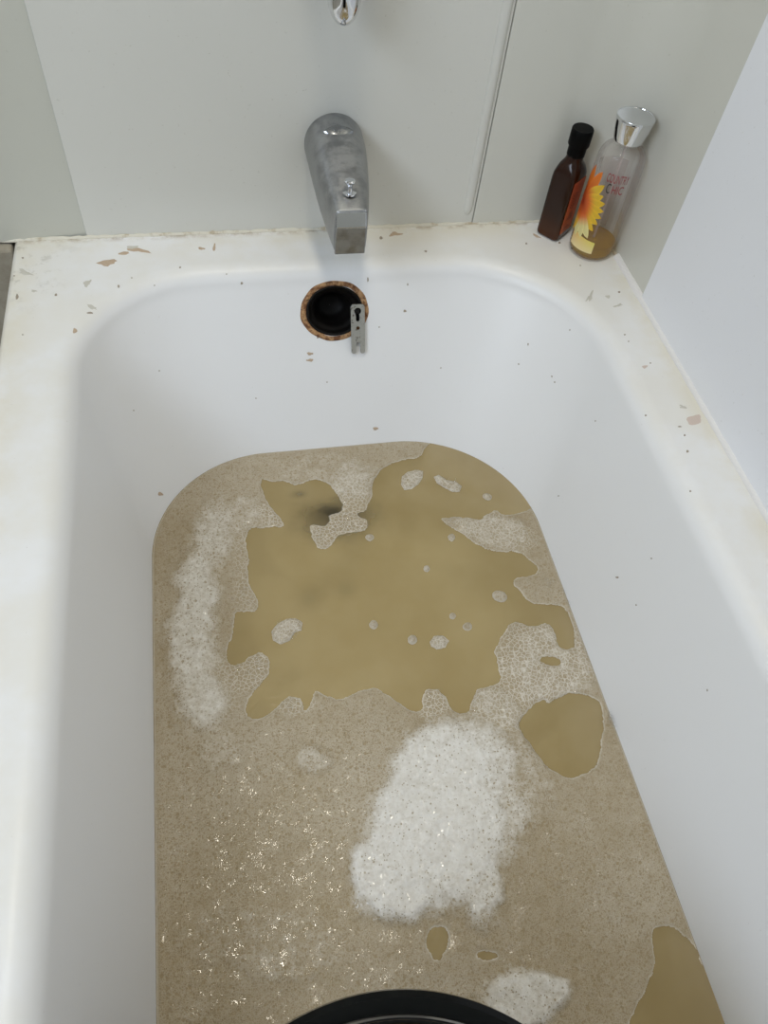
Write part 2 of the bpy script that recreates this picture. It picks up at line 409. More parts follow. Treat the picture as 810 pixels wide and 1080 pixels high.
# caulk beads: one along the back wall and corner, one along the side wall
def bead(name, path, r, m, parent, jitter=0.0):
    vs, fs = [], []; n = 8
    for i, (x, y) in enumerate(path):
        a = Vector(path[max(0, i - 1)]); b = Vector(path[min(len(path) - 1, i + 1)]); d = (b - a).normalized(); nn = Vector((d.y, -d.x))
        rr = r * (1 + random.uniform(-jitter, jitter))
        for k in range(n):
            t = math.pi / 2 * k / (n - 1)
            vs.append((x + nn.x * rr * math.cos(t), y + nn.y * rr * math.cos(t), RZ - .0012 + rr * math.sin(t)))
    for i in range(len(path) - 1):
        for k in range(n - 1): fs.append((i * n + k, i * n + k + 1, (i + 1) * n + k + 1, (i + 1) * n + k))
    return mesh(name, vs, fs, m, parent)
p1 = [(x, YB) for x in np.linspace(-.30, XR - CR, 150)] + [(XR - CR + (CR) * math.sin(a), YB - CR + (CR) * math.cos(a)) for a in np.linspace(.05, math.pi / 2, 30)]
bead('caulk_bead', p1, .0034, M_CAULK, wb, .25)
p2 = [(XR, y) for y in np.linspace(.775, -.6, 120)]
bead('caulk_bead', p2, .0065, M_CAULK2, wr, .06)
# grubby block of trim outside the far left corner of the tub
structure(bmobj('trim_1', box(-.43, -.2476, .845, .872, 0, RZ - .004, .003), M_LOW, smooth=False))

# ------------------------------------------------------------------ overflow opening
ov = thing('overflow_drain', OC, 'open rusty round overflow hole without its cover, below the spout', 'overflow drain')
q = Vector((0, 0, 1)).rotation_difference(ON)
def local(u, v, w): return OC + OU * u + OV * v + ON * w
def ring(name, prof, m, parent, n=64, wob=0.0):
    vs, fs = [], []
    ph = [random.uniform(0, 6.28) for _ in range(4)]
    for r, h in prof:
        for k in range(n):
            a = 2 * math.pi * k / n
            rr = r * (1 + wob * (math.sin(2 * a + ph[0]) + .6 * math.sin(5 * a + ph[1]) + .4 * math.sin(11 * a + ph[2])))
            vs.append(local(rr * OE * math.cos(a), rr * math.sin(a), h))
    for i in range(len(prof) - 1):
        for k in range(n): k2 = (k + 1) % n; fs.append((i * n + k, i * n + k2, (i + 1) * n + k2, (i + 1) * n + k))
    o = mesh(name, vs, fs, m, parent); return o
ring('rust_ring', [(.0375, -.0004), (.0365, .0010), (.034, .0014), (.0318, .0008), (.0285, -.004), (.0280, -.010)], M_RUST, ov, wob=.016)
ring('gasket', [(.0318, -.006), (.0308, .0008), (.0292, .0012), (.0272, -.0035), (.0258, -.012), (.0235, -.0125), (.0215, -.018), (.0210, -.030)], M_PIPE, ov, wob=.012)
o = ring('waste_pipe', [(.030, -.009), (.0225, -.014), (.0205, -.018), (.0205, -.028), (.0175, -.030), (.0170, -.045), (.0100, -.048), (.0002, -.049)], M_PIPE, ov)
# bracket plate with a keyhole, a screw hole and a forked lower end
def plate(outline, holes, thick, m, parent, T):
    cu = bpy.data.curves.new('tmp', 'CURVE'); cu.dimensions = '2D'; cu.fill_mode = 'BOTH'; cu.extrude = thick / 2; cu.bevel_depth = .0002; cu.bevel_resolution = 1
    for pl in [outline] + holes:
        sp = cu.splines.new('POLY'); sp.points.add(len(pl) - 1); sp.use_cyclic_u = True
        for i, (x, y) in enumerate(pl): sp.points[i].co = (x, y, 0, 1)
    o = link(bpy.data.objects.new('tmp', cu)); bpy.context.view_layer.update()
    me = bpy.data.meshes.new_from_object(o.evaluated_get(bpy.context.evaluated_depsgraph_get()))
    bpy.data.objects.remove(o); me.transform(T); me.materials.clear()
    return meobj('bracket', me, m, parent, smooth=False)
def circ(cx, cy, r, n=16, a0=0, a1=360): return [(cx + r * math.cos(math.radians(a0 + (a1 - a0) * k / n)), cy + r * math.sin(math.radians(a0 + (a1 - a0) * k / n))) for k in range(n)]
hw = .0088
outl = [(-hw, 0.030), (-hw + .002, .033), (hw - .002, .033), (hw, .030), (hw, -.0275), (hw - .0015, -.0295), (.0045, -.0295), (.0030, -.028), (.0028, -.017), (.0015, -.0148), (-.0015, -.0148), (-.0028, -.017), (-.0030, -.028), (-.0045, -.0295), (-hw + .0015, -.0295), (-hw, -.0275)]
key = circ(0, .0245, .0046, 14, -60, 240) + [(-.0026, .018), (-.0026, .0125), (0, .011), (.0026, .0125), (.0026, .018)]
hole = circ(0, .0032, .0026, 12)
T = Matrix((( OU.x, OV.x, ON.x, 0), (OU.y, OV.y, ON.y, 0), (OU.z, OV.z, ON.z, 0), (0, 0, 0, 1)))
bc = local(.0285, -.0255, .0045)
o = plate(outl, [key, hole], .0014, M_STEEL, ov, Matrix.Translation(bc) @ T @ Matrix.Rotation(math.radians(-1), 4, 'Z')); o['label'] = 'grey steel bracket with keyhole and forked end'
# screw boss holding the bracket
bs = lathe('screw', [(.0001, .0008), (.003, .0008), (.0034, 0), (.0034, -.012)], bc + OV * .0245 + ON * -.001, M_PIPE, ov, 16, ON)

# ------------------------------------------------------------------ tub spout
sx = .1425
spout = thing('tub_spout', (sx, YB, .534), 'worn dull chrome tub spout on the back wall above the overflow hole', 'faucet')
#      y,    xc,    half w, ztop,  zbot,  exponent
sec = [(.8600, .1420, .0345, .5685, .4995, 2.0), (.8570, .1420, .0350, .5690, .4990, 2.0), (.8450, .1420, .0346, .5680, .4985, 2.1), (.8300, .1420, .0338, .5655, .4970, 2.3),
       (.8100, .1418, .0322, .5615, .4945, 2.6), (.7900, .1416, .0302, .5565, .4915, 3.0), (.7700, .1414, .0276, .5510, .4885, 3.4),
       (.7500, .1412, .0245, .5455, .4855, 3.9), (.7350, .1410, .0218, .5415, .4838, 4.6), (.7250, .1408, .0196, .5388, .4830, 5.5), (.7205, .1407, .0183, .5372, .4828, 7.0)]
vs, fs = [], []; n = 72
for y, xc, hw_, zt, zb_, e in sec:
    zc = (zt + zb_) / 2; hh = (zt - zb_) / 2
    for k in range(n):
        a = 2 * math.pi * k / n; c, s = math.cos(a), math.sin(a)
        r = (abs(c) ** e + abs(s) ** e) ** (-1 / e)
        X = xc + hw_ * r * c; Z = zc + hh * r * s
        vs.append((X, y, Z))
for i in range(len(sec) - 1):
    for k in range(n): k2 = (k + 1) % n; fs.append((i * n + k, (i + 1) * n + k, (i + 1) * n + k2, i * n + k2))
body = mesh('spout_body', vs, fs, M_DULL, spout)
# nose: bevelled frame, then a polished slanted upper facet and a dull front facet
def nose(name, z0, z1, y0, y1, m, w0, w1, t=.004):
    V = []
    for z, y, w in ((z0, y0, w0), (z1, y1, w1)):
        V += [(.1407 - w, y, z), (.1407 + w, y, z)]
    V2 = [(x, y + t, z) for x, y, z in V]
    bm = bmesh.new(); a = [bm.verts.new(v) for v in V + V2]
    for f in ((0, 1, 3, 2), (4, 6, 7, 5), (0, 4, 5, 1), (2, 3, 7, 6), (0, 2, 6, 4), (1, 5, 7, 3)): bm.faces.new([a[i] for i in f])
    bmesh.ops.bevel(bm, geom=bm.edges[:], offset=.0012, segments=2, affect='EDGES', profile=.5)
    return bmobj(name, bm, m, spout, smooth=False)
nose('front_facet', .4835, .5185, .7170, .7150, M_DULL, .0172, .0168)
nose('polished_facet', .5180, .5362, .7140, .7196, M_CHROME, .0168, .0164, .0012)
vs = []
for y, s_ in ((.7206, 1.0), (.7188, .97)):
    for k in range(n):
        a = 2 * math.pi * k / n; c, s = math.cos(a), math.sin(a); r = (abs(c) ** 7 + abs(s) ** 7) ** (-1 / 7)
        vs.append((.1407 + .0183 * r * c * s_, y, .51 + .0272 * r * s * s_))
vs.append((.1407, .7188, .51))
fs = [(k, n + k, n + (k + 1) % n, (k + 1) % n) for k in range(n)] + [(n + k, 2 * n, n + (k + 1) % n) for k in range(n)]
mesh('nose_frame', vs, fs, M_DULL, spout)
# raised crescent collar of the top near the wall
V, Fc = [], []
cn = 20; levels = [(0, -.0004), (.35, .0022), (.7, .0028), (1, .0004)]
def top_z(x, y):
    for i in range(len(sec) - 1):
        if sec[i + 1][0] <= y <= sec[i][0]:
            t = (sec[i][0] - y) / (sec[i][0] - sec[i + 1][0] + 1e-9)
            g = [sec[i][j] + (sec[i + 1][j] - sec[i][j]) * t for j in range(6)]
            u = min(.97, abs(x - g[1]) / g[2]); return (g[3] + g[4]) / 2 + (g[3] - g[4]) / 2 * (1 - u ** g[5]) ** (1 / g[5])
    return sec[-1][3]
for t, h in levels:
    for k in range(cn + 1):
        u = -1 + 2 * k / cn; x = .1420 + u * .0165
        y0 = .8275 - .006 * (1 - u * u); y1 = .8285 + .008 * (1 - u * u)
        y = y0 + (y1 - y0) * t; V.append((x, y, top_z(x, y) + h))
for i in range(len(levels) - 1):
    for k in range(cn): Fc.append((i * (cn + 1) + k, i * (cn + 1) + k + 1, (i + 1) * (cn + 1) + k + 1, (i + 1) * (cn + 1) + k))
mesh('collar', V, Fc, M_SATIN, spout)
kz = top_z(.141, .741)
kn = lathe('diverter_knob', [(.0075, -.001), (.0075, .0008), (.0058, .0016), (.0034, .0018), (.0030, .0075), (.0040, .0095), (.0058, .0120), (.0060, .0132), (.0050, .0142), (.0002, .0146)], (.1415, .741, kz), M_CHROME, spout, 32, (0, .12, 1))
# ------------------------------------------------------------------ valve handle above (only its lever end is in view)
vh = thing('valve_handle', (.138, YB, .80), 'chrome lever end of the valve handle at the top edge, above the spout', 'faucet handle')
lathe('escutcheon', [(.078, 0), (.078, .003), (.070, .008), (.040, .012), (.034, .03), (.030, .05), (.02, .056), (.0002, .058)], (.138, YB, .81), M_CHROME, vh, 64, (0, -1, 0))
prof = []
for t in np.linspace(0, math.pi / 2, 14): prof.append((.0165 * math.sin(t) + 1e-5, .026 * (1 - math.cos(t))))
prof += [(.0178, .045), (.0190, .075), (.019, .112)]
lv = lathe('lever', prof, (.1392, .806, .6805), M_CHROME, vh, 32, (0, .05, 1))

# ------------------------------------------------------------------ amber bottle
ac = Vector((.4390, .8335, RZ + .0003)); arot = math.radians(-50)
amb = thing('amber_bottle', ac, 'small dark amber square bottle with black cap and orange label in the rim corner', 'bottle')
def ssec(hx, hy, z, e, c, rot, n=48):
    out = []
    for k in range(n):
        a = 2 * math.pi * k / n + .0001; cc, s = math.cos(a), math.sin(a); r = (abs(cc) ** e + abs(s) ** e) ** (-1 / e)
        x, y = hx * r * cc, hy * r * s
        out.append((c.x + x * math.cos(rot) - y * math.sin(rot), c.y + x * math.sin(rot) + y * math.cos(rot), c.z + z))
    return out
def loft(name, secs, m, parent, close=True):
    n = len(secs[0]); V = [p for s in secs for p in s]; Fc = []
    for i in range(len(secs) - 1):
        for k in range(n): k2 = (k + 1) % n; Fc.append((i * n + k, i * n + k2, (i + 1) * n + k2, (i + 1) * n + k))
    if close: Fc.append(tuple(range(n))[::-1]); Fc.append(tuple((len(secs) - 1) * n + k for k in range(n)))
    o = mesh(name, V, Fc, m, parent); return sharp(o, 50)
hx, hy = .0165, .0180
prof = [(.90, 0, 6), (.97, .0015, 7), (1, .005, 8), (1, .040, 8), (1, .080, 8), (.985, .087, 6), (.94, .092, 4), (.86, .0965, 3), (.74, .100, 2.4), (.66, .103, 2), (.62, .108, 2), (.60, .116, 2)]
o = loft('bottle_body', [ssec(hx * s, hy * s, z, e, ac, arot, 64) for s, z, e in prof], M_AMBER, amb)
# the object origin follows the bottle base so its glass darkens upwards evenly
o.data.transform(Matrix.Translation(-ac)); o.matrix_parent_inverse = Matrix(); 
lathe('bottle_cap', [(.0090, .112), (.0095, .1128), (.0095, .135), (.0106, .1352), (.0110, .136)] and [(.0108, .1080), (.0112, .1085), (.0114, .1205), (.0130, .1210), (.0134, .1220), (.0134, .1400), (.0126, .1412), (.0002, .1414)], ac, M_BLACKCAP, amb, 40)
# label on the face that looks right towards the room: local +x side rotated
def on_face(y, z, off=.0004):
    x = hx + off; return Vector((ac.x + x * math.cos(arot) - y * math.sin(arot), ac.y + x * math.sin(arot) + y * math.cos(arot), ac.z + z))
# orange label with printed frame and strokes
def patch_face(name, y0, y1, z0, z1, off, m, parent):
    th = .0003
    P = [on_face(y, z, o_) for o_ in (off, off + th) for y, z in ((y0, z0), (y1, z0), (y1, z1), (y0, z1))]
    return mesh(name, P, [(3, 2, 1, 0), (4, 5, 6, 7), (0, 1, 5, 4), (1, 2, 6, 5), (2, 3, 7, 6), (3, 0, 4, 7)], m, parent, smooth=False)
lab = patch_face('label', -.0142, .0142, .010, .082, .0001, M_LABEL, amb); lab['label'] = 'orange red label'
def lab_parts(rects, m, nm):
    V, Fc = [], []
    for y0, y1, z0, z1 in rects:
        b0 = len(V); V += [on_face(y, z, .00055) for y, z in ((y0, z0), (y1, z0), (y1, z1), (y0, z1))]; Fc.append((b0, b0 + 1, b0 + 2, b0 + 3))
    return mesh(nm, V, Fc, m, lab, smooth=False)
fr = [(-.0132, -.0127, .012, .080), (.0127, .0132, .012, .080), (-.0132, .0132, .012, .0125), (-.0132, .0132, .0795, .080), (-.0127, .0127, .069, .0694), (-.0127, .0127, .021, .0214)]
lab_parts(fr, M_LABELLT, 'label_frame')
st = []
for y, za, zb_ in ((-.006, .046, .066), (-.001, .044, .067), (.004, .047, .065)):
    z = za
    while z < zb_:
        h = random.uniform(.0012, .0026); st.append((y - .0017, y + .0017, z, z + h * .45)); st.append((y - .0017, y - .0009, z, z + h)); z += h + .0012
for k in range(5): st.append((-.007 + k * .0006, .007 - k * .0006, .028 + k * .0022, .0290 + k * .0022))
for k in range(3): st.append((-.009, .009 - k * .003, .0145 + k * .0020, .0150 + k * .0020))
lab_parts(st, M_LABELDK, 'label_strokes')

# ------------------------------------------------------------------ clear bottle
cc_ = Vector((.4785, .7935, RZ + .0003)); BR = .0290
cb = thing('clear_bottle', cc_, 'tall clear round bottle with silver cap, yellow sunflower print and a little yellow liquid', 'bottle')
prof = [(.0002, .0012), (.020, .0006), (.0252, .001), (.0280, .004), (BR, .009), (BR, .120), (.0286, .126), (.0272, .132), (.0240, .1375), (.0190, .1415), (.0140, .1435), (.0125, .146), (.0125, .156)]
lathe('bottle_body', prof, cc_, M_CLEAR, cb, 72)
liq = [(.0002, .0025), (.0235, .0025), (.0265, .005), (.0277, .009), (.0277, .0185), (.0002, .0185)]
o = lathe('liquid', liq, cc_, M_LIQUID, cb, 56); o['label'] = 'yellow liquid left at the bottom'
lathe('bottle_cap', [(.0002, .1465), (.0150, .1465), (.0168, .1475), (.0182, .1520), (.0205, .1625), (.0220, .1715), (.0224, .1745), (.0218, .1757), (.0210, .1757), (.0207, .1752), (.0002, .1752)], cc_, M_CHROME, cb, 64)
lathe('dip_tube', [(.0016, .006), (.0016, .142)], cc_, M_FROST, cb, 10)
PH0 = math.atan2(-.7935, -.4785)
def on_cyl(s, z, off=.0002):
    a = PH0 + s / BR; r = BR + off
    return Vector((cc_.x + r * math.cos(a), cc_.y + r * math.sin(a), cc_.z + z))
# frosted backing on the far side
V, Fc = [], []
for i in range(13):
    for z in (.022, .112):
        a = PH0 + math.pi + math.radians(-20) + math.radians(80) * i / 12; V.append((cc_.x + (BR - .0008) * math.cos(a), cc_.y + (BR - .0008) * math.sin(a), cc_.z + z))
for i in range(12): Fc.append((2 * i, 2 * i + 2, 2 * i + 3, 2 * i + 1))
mesh('back_label', V, Fc, M_FROST, cb)
# sunflower: each petal a printed shape on the cylinder, coloured from red orange at the heart to yellow at the tip
def petal(s0, z0, ang, L, Wd, tipc, off, r0=.0):
    V, Fc, Cc = [], [], []
    ca, sa = math.cos(math.radians(ang)), math.sin(math.radians(ang)); N_ = 12
    heart, mid = (.36, .035, .010), (.72, .13, .015)
    for i in range(N_ + 1):
        t = i / N_; w = Wd * (math.sin(math.pi * min(1, .10 + .90 * t) ** 1.15) ** .75) * (1 if t < 1 else .02)
        for j in (-1, -.4, .4, 1):
            x = r0 + (L - r0) * t; y = w * j * .5
            V.append(on_cyl(s0 + x * ca - y * sa, z0 + x * sa + y * ca, off))
            c = [heart[k] + (mid[k] - heart[k]) * min(1, t / .38) for k in range(3)] if t < .38 else [mid[k] + (tipc[k] - mid[k]) * min(1, (t - .38) / .30) for k in range(3)]
            if abs(j) < .5: c = [v * .86 for v in c]
            Cc.append((*c, 1))
    for i in range(N_):
        for j in range(3): a = i * 4 + j; Fc.append((a, a + 1, a + 5, a + 4))
    o = mesh('petal', V, Fc, M_PETAL, cb)
    at = o.data.color_attributes.new('petal_col', 'FLOAT_COLOR', 'POINT'); at.data.foreach_set('color', np.array(Cc, dtype=np.float32).ravel())
YEL = (.80, .50, .035); ORG = (.80, .20, .02); PALE = (.80, .70, .30)
pc = (-.0345, .068)
for i, (a, L, w, tc) in enumerate([(104, .052, .013, ORG), (86, .050, .012, ORG), (69, .052, .013, ORG), (53, .044, .013, YEL), (37, .037, .013, YEL), (22, .037, .013, YEL), (6, .036, .012, YEL), (-9, .036, .012, YEL), (-24, .037, .012, YEL), (-39, .040, .012, YEL), (125, .040, .013, ORG), (150, .036, .013, ORG)]):
    petal(pc[0], pc[1], a, L, w, tc, .0002 + .00004 * i)
for i, (a, L, w, tc) in enumerate([(-53, .046, .014, PALE), (-66, .044, .015, PALE), (-80, .044, .015, PALE), (-96, .042, .015, YEL), (-130, .034, .014, ORG), (180, .03, .016, ORG)]):
    petal(pc[0], pc[1], a, L, w, tc, .0008 + .00004 * i)
# pale corner of the print above the liquid
V, Fc, Cc = [], [], []
for i in range(11):
    for j in range(5):
        u, v = i / 10, j / 4; s = -.032 + .036 * u; z = .012 + (.020 - .004 * u) * v
        V.append(on_cyl(s, z, .0006)); Cc.append((.80 - .05 * v, .66 - .25 * v * (1 - u), .34 - .2 * v, 1))
for i in range(10):
    for j in range(4): a = i * 5 + j; Fc.append((a, a + 5, a + 6, a + 1))
o = mesh('print_corner', V, Fc, M_PETAL, cb)
at = o.data.color_attributes.new('petal_col', 'FLOAT_COLOR', 'POINT'); at.data.foreach_set('color', np.array(Cc, dtype=np.float32).ravel())
def text_cyl(name, body, s0, z0, size, sxl, m):
    cu = bpy.data.curves.new('tmp', 'FONT'); cu.body = body; cu.size = size; cu.align_x = 'LEFT'
    o = link(bpy.data.objects.new('tmp', cu)); bpy.context.view_layer.update()
    me = bpy.data.meshes.new_from_object(o.evaluated_get(bpy.context.evaluated_depsgraph_get())); bpy.data.objects.remove(o)
    for v in me.vertices: v.co = on_cyl(s0 + v.co.x * sxl, z0 + v.co.y, .0006)
    me.materials.clear(); return meobj(name, me, m, cb, smooth=False)
text_cyl('printed_word', 'COUNTRY', -.0085, .1090, .0150, .36, M_MAROON)
text_cyl('printed_word', 'HIC', .0010, .0960, .0150, .56, M_MAROON)
text_cyl('printed_letter', 'C', -.0055, .0955, .0175, .46, M_INK)

# ------------------------------------------------------------------ black bucket at the near edge
BKR = .158
bk = Vector((.0381, -.1347, 0))
bucket = thing('black_bucket', (bk.x, bk.y, ZF + .001), 'black plastic bucket standing in the brown bath water, only its rim in view', 'bucket')
z0, z1 = ZF + .001, RZ + .022
prof = [(.0002, z0), (BKR * .74, z0), (BKR * .77, z0 + .006), (BKR * .955, z1 - .022), (BKR * .955, z1 - .014), (BKR, z1 - .013), (BKR + .002, z1 - .009), (BKR + .001, z1 - .003), (BKR - .003, z1), (BKR - .011, z1 - .0005), (BKR - .0165, z1 - .003), (BKR - .019, z1 - .009), (BKR - .021, z1 - .02), (BKR * .75, z0 + .012), (BKR * .70, z0 + .006), (.0002, z0 + .005)]
lathe('bucket_body', prof, Vector((bk.x, bk.y, 0)), M_BUCKET, bucket, 128)
rp = lathe('rim_rib', [(BKR - .0118, z1 - .0012), (BKR - .0126, z1 + .0006), (BKR - .0138, z1 + .0008), (BKR - .0148, z1 - .0006), (BKR - .0155, z1 - .004)], Vector((bk.x, bk.y, 0)), M_GLOSSBLACK, bucket, 128)

# ------------------------------------------------------------------ brown bath water: a body of murky liquid
def lerpw(z): return inset(l0 + (L_WAT - l0) * ((zl - z) / (zl - ZW)), -.0012)
secw = [(lerpw(ZW), ZW)]
for z in np.linspace(ZW, ZF + FB, 8)[1:]: secw.append((lerpw(z), float(z)))
lb, zb = inset(l0 + (L_WAT - l0) * ((zl - ZF - FB) / (zl - ZW)), -.0012), ZF + FB
for k in range(1, 6):
    a = math.pi / 2 * k / 5; secw.append((inset(lb, (FB + .001) * (1 - math.cos(a))), zb - (FB + .006) * math.sin(a)))
vs = []; fs = []
for P, z in secw: vs += [(float(x), float(y), z) for x, y in P[::2]]
nw = len(secw[0][0][::2])
for i in range(len(secw) - 1):
    for k in range(nw): k2 = (k + 1) % nw; fs.append((i * nw + k, i * nw + k2, (i + 1) * nw + k2, (i + 1) * nw + k))
fs.append(tuple(range(nw))[::-1]); fs.append(tuple((len(secw) - 1) * nw + k for k in range(nw)))
M_WATER = bpy.data.materials.new('murky_water'); M_WATER.use_nodes = True; t = NT(M_WATER); t.n.remove(t.p)
# silt suspended in the water: the surface is mostly opaque brown, the rest is seen through tinted depth
tr = t.new('ShaderNodeBsdfTransparent'); gl = t.new('ShaderNodeBsdfGlossy'); gl.inputs['Roughness'].default_value = .15
df = t.new('ShaderNodeBsdfDiffuse')
wcol = t.mix(t.ramp(t.noise(7, 4), .3, .7), (.505, .372, .158), (.60, .462, .222))
# dark blur of the drain below and fainter spots, painted into the water colour
def dark_blot(px, py, rx, ry, k):
    c = onz(px, py, ZW); m_ = t.new('ShaderNodeMapping'); m_.vector_type = 'POINT'
    m_.inputs['Location'].default_value = (-c.x / rx, -c.y / ry, 0); m_.inputs['Scale'].default_value = (1 / rx, 1 / ry, 0)
    t.l(t.coord(), m_.inputs['Vector']); ln = t.new('ShaderNodeVectorMath', operation='LENGTH'); t.l(m_.outputs[0], ln.inputs[0])
    return t.math('MULTIPLY', t.ramp(t.math('ADD', ln.outputs['Value'], t.math('MULTIPLY', t.math('SUBTRACT', t.noise(32, 2), .5), .6)), 0, 1.1, 1, 0), k)
cl = t.math('MAXIMUM', dark_blot(357, 547, .066, .046, .80), dark_blot(350, 540, .036, .024, .96))
cl = t.math('MAXIMUM', cl, dark_blot(316, 521, .016, .010, .38))
cl = t.math('MAXIMUM', cl, t.math('MAXIMUM', dark_blot(325, 632, .024, .024, .20), dark_blot(366, 622, .020, .020, .17)))
t.l(t.mix(cl, wcol, (.035, .028, .018)), df.inputs[0])
m0 = t.new('ShaderNodeMixShader'); m0.inputs[0].default_value = .55; t.l(tr.outputs[0], m0.inputs[1]); t.l(df.outputs[0], m0.inputs[2])
fr = t.new('ShaderNodeFresnel'); fr.inputs[0].default_value = 1.33
mx = t.new('ShaderNodeMixShader'); t.l(fr.outputs[0], mx.inputs[0]); t.l(m0.outputs[0], mx.inputs[1]); t.l(gl.outputs[0], mx.inputs[2])
t.l(t.bump(t.noise(330, 2, .6), 1.0, .0008), gl.inputs['Normal'])
t.l(mx.outputs[0], t.out.inputs['Surface'])
vab = t.new('ShaderNodeVolumeAbsorption'); vab.inputs['Color'].default_value = (.74, .63, .22, 1); vab.inputs['Density'].default_value = 4.6
t.l(vab.outputs[0], t.out.inputs['Volume'])
o = mesh('bath_water', vs, fs, M_WATER, smooth=False); tag(o, 'murky yellow brown water filling the lower part of the bathtub', 'water', kind='stuff')

# ------------------------------------------------------------------ foam
def vnoise(X, Y, cell, seed):
    r = np.random.default_rng(seed); G = r.random((256, 256)).astype(np.float32)
    u, v = X / cell + 37.3, Y / cell + 91.7
    i, j = np.floor(u).astype(int), np.floor(v).astype(int); fu, fv = u - i, v - j
    fu = fu * fu * (3 - 2 * fu); fv = fv * fv * (3 - 2 * fv)
    g = lambda a, b: G[a % 256, b % 256]
    return (g(i, j) * (1 - fu) + g(i + 1, j) * fu) * (1 - fv) + (g(i, j + 1) * (1 - fu) + g(i + 1, j + 1) * fu) * fv
def fbm(X, Y, cell, seed, o=4):
    s = 0; a = 1; tot = 0
    for k in range(o): s = s + a * vnoise(X, Y, cell / 2 ** k, seed + k); tot += a; a *= .55
    return s / tot * 2 - 1
def sdf(P, X, Y):
    """signed distance to polygon, positive inside"""
    P = np.asarray(P, dtype=np.float32); d = np.full(X.shape, 1e9, np.float32); ins = np.zeros(X.shape, bool)
    for a, b in zip(P, np.roll(P, -1, 0)):
        e = b - a; L2 = float(e @ e) + 1e-12
        t_ = np.clip(((X - a[0]) * e[0] + (Y - a[1]) * e[1]) / L2, 0, 1)
        dx = X - a[0] - t_ * e[0]; dy = Y - a[1] - t_ * e[1]; d = np.minimum(d, dx * dx + dy * dy)
        c = ((a[1] > Y) != (b[1] > Y))
        if abs(e[1]) > 1e-9: ins ^= c & (X < a[0] + (Y - a[1]) * e[0] / e[1])
    d = np.sqrt(d); return np.where(ins, d, -d)
def chaikin(P, it=2):
    for _ in range(it):
        Q = []
        for a, b in zip(P, P[1:] + P[:1]): Q += [(a[0] * .75 + b[0] * .25, a[1] * .75 + b[1] * .25), (a[0] * .25 + b[0] * .75, a[1] * .25 + b[1] * .75)]
        P = Q
    return P
def W2(pts): return [tuple(onz(x, y, ZW).to_2d()) for x, y in pts]
def ell(cx, cy, rx, ry, rot=0, n=22):
    c, s = math.cos(math.radians(rot)), math.sin(math.radians(rot))
    return [(cx + rx * math.cos(a) * c - ry * math.sin(a) * s, cy + rx * math.cos(a) * s + ry * math.sin(a) * c) for a in [2 * math.pi * k / n for k in range(n)]]
pool_main = [(273,505),(288,508),(301,507),(314,513),(325,506),(336,506),(347,511),(357,522),(361,531),(360,540),(347,544),(347,550),(342,556),(327,553),(328,563),(334,576),(340,580),(349,576),(355,566),(368,562),(383,560),(389,556),(387,548),(377,545),(377,541),(387,539),(388,529),(393,524),(392,511),(398,500),(409,490),(426,485),(444,483),(448,472),(461,464),(465,440),(600,440),(600,540),(575,528),(559,537),(555,539),(541,543),(531,544),(523,537),(513,544),(506,549),(487,545),(466,546),(468,551),(477,558),(489,564),(496,570),(508,578),(527,583),(541,581),(550,583),(555,589),(565,596),(568,602),(562,608),(541,610),(541,617),(550,624),(557,636),(574,638),(588,638),(598,642),(604,660),(607,682),(602,684),(595,685),(587,680),(585,669),(581,659),(574,657),(562,662),(550,658),(541,656),(534,662),(529,673),(521,685),(524,699),(529,718),(520,725),(503,726),(499,737),(494,751),(482,753),(475,748),(470,734),(461,727),(449,727),(445,737),(446,748),(437,752),(427,746),(409,734),(398,726),(383,727),(370,733),(357,739),(347,735),(336,729),(331,729),(329,742),(321,752),(318,738),(310,734),(299,738),(290,749),(275,759),(262,758),(259,747),(263,734),(275,723),(285,710),(285,695),(275,688),(264,691),(258,699),(245,703),(239,695),(239,684),(246,671),(247,658),(248,645),(258,645),(267,646),(273,641),(271,630),(263,617),(261,600),(263,589),(259,578),(259,565),(263,557),(280,557),(299,556),(299,550),(286,537),(280,526)]
pool_side = [(562,744),(574,738),(578,742),(597,731),(611,732),(623,734),(634,741),(637,760),(633,788),(630,807),(618,816),(602,823),(588,816),(574,807),(562,788),(550,774),(547,765),(552,753)]
pool_near = [(687,980),(693,977),(714,979),(730,994),(742,1020),(754,1050),(768,1085),(780,1130),(650,1130),(660,1090),(668,1067),(682,1044),(690,1021),(690,1003),(687,990)]
pools = [W2(chaikin(pool_main, 1)), W2(chaikin(pool_side)), W2(chaikin(pool_near)), W2(ell(462, 992, 12, 15, 10)), W2(ell(513, 1008, 11, 5, 0)), W2(ell(580, 697, 11, 5, 8)), W2(ell(461,1006,5,6))]
LW = [tuple(p) for p in (inset(L_WAT, .0006))[::4]]
def smooth01(x): x = np.clip(x, 0, 1); return x * x * (3 - 2 * x)
# density of the foam: (pixel x, y, rx, ry, rotation, value, softness)
blobs = [(458,852,62,100,16,1.0,.55),(462,875,72,82,10,.95,.6),(512,855,46,66,0,.62,.9),(500,800,50,40,20,.75,.9),(478,818,62,56,25,.85,.8),(420,918,50,54,20,.95,.5),(508,925,24,46,0,.8,.7),(535,822,48,52,0,.42,1.0),
         (206,655,24,100,3,.74,1.0),(222,568,24,44,15,.60,1.0),(213,738,28,32,-30,.72,1.0),(250,545,30,20,0,.40,.7),
         (552,1052,46,32,-8,.85,.6),(300,1000,75,40,0,.30,.8),(240,985,50,45,0,.30,.8),(345,495,60,18,5,.30,.8),(372,508,26,22,0,.45,.8),(330,800,22,14,0,.42,.8),
         (235,790,22,24,0,.35,.8),(580,700,52,45,-20,.38,.6),(520,745,40,20,25,.40,.7),(520,560,45,16,15,.40,.6),(210,1040,50,40,0,.2,.8)]
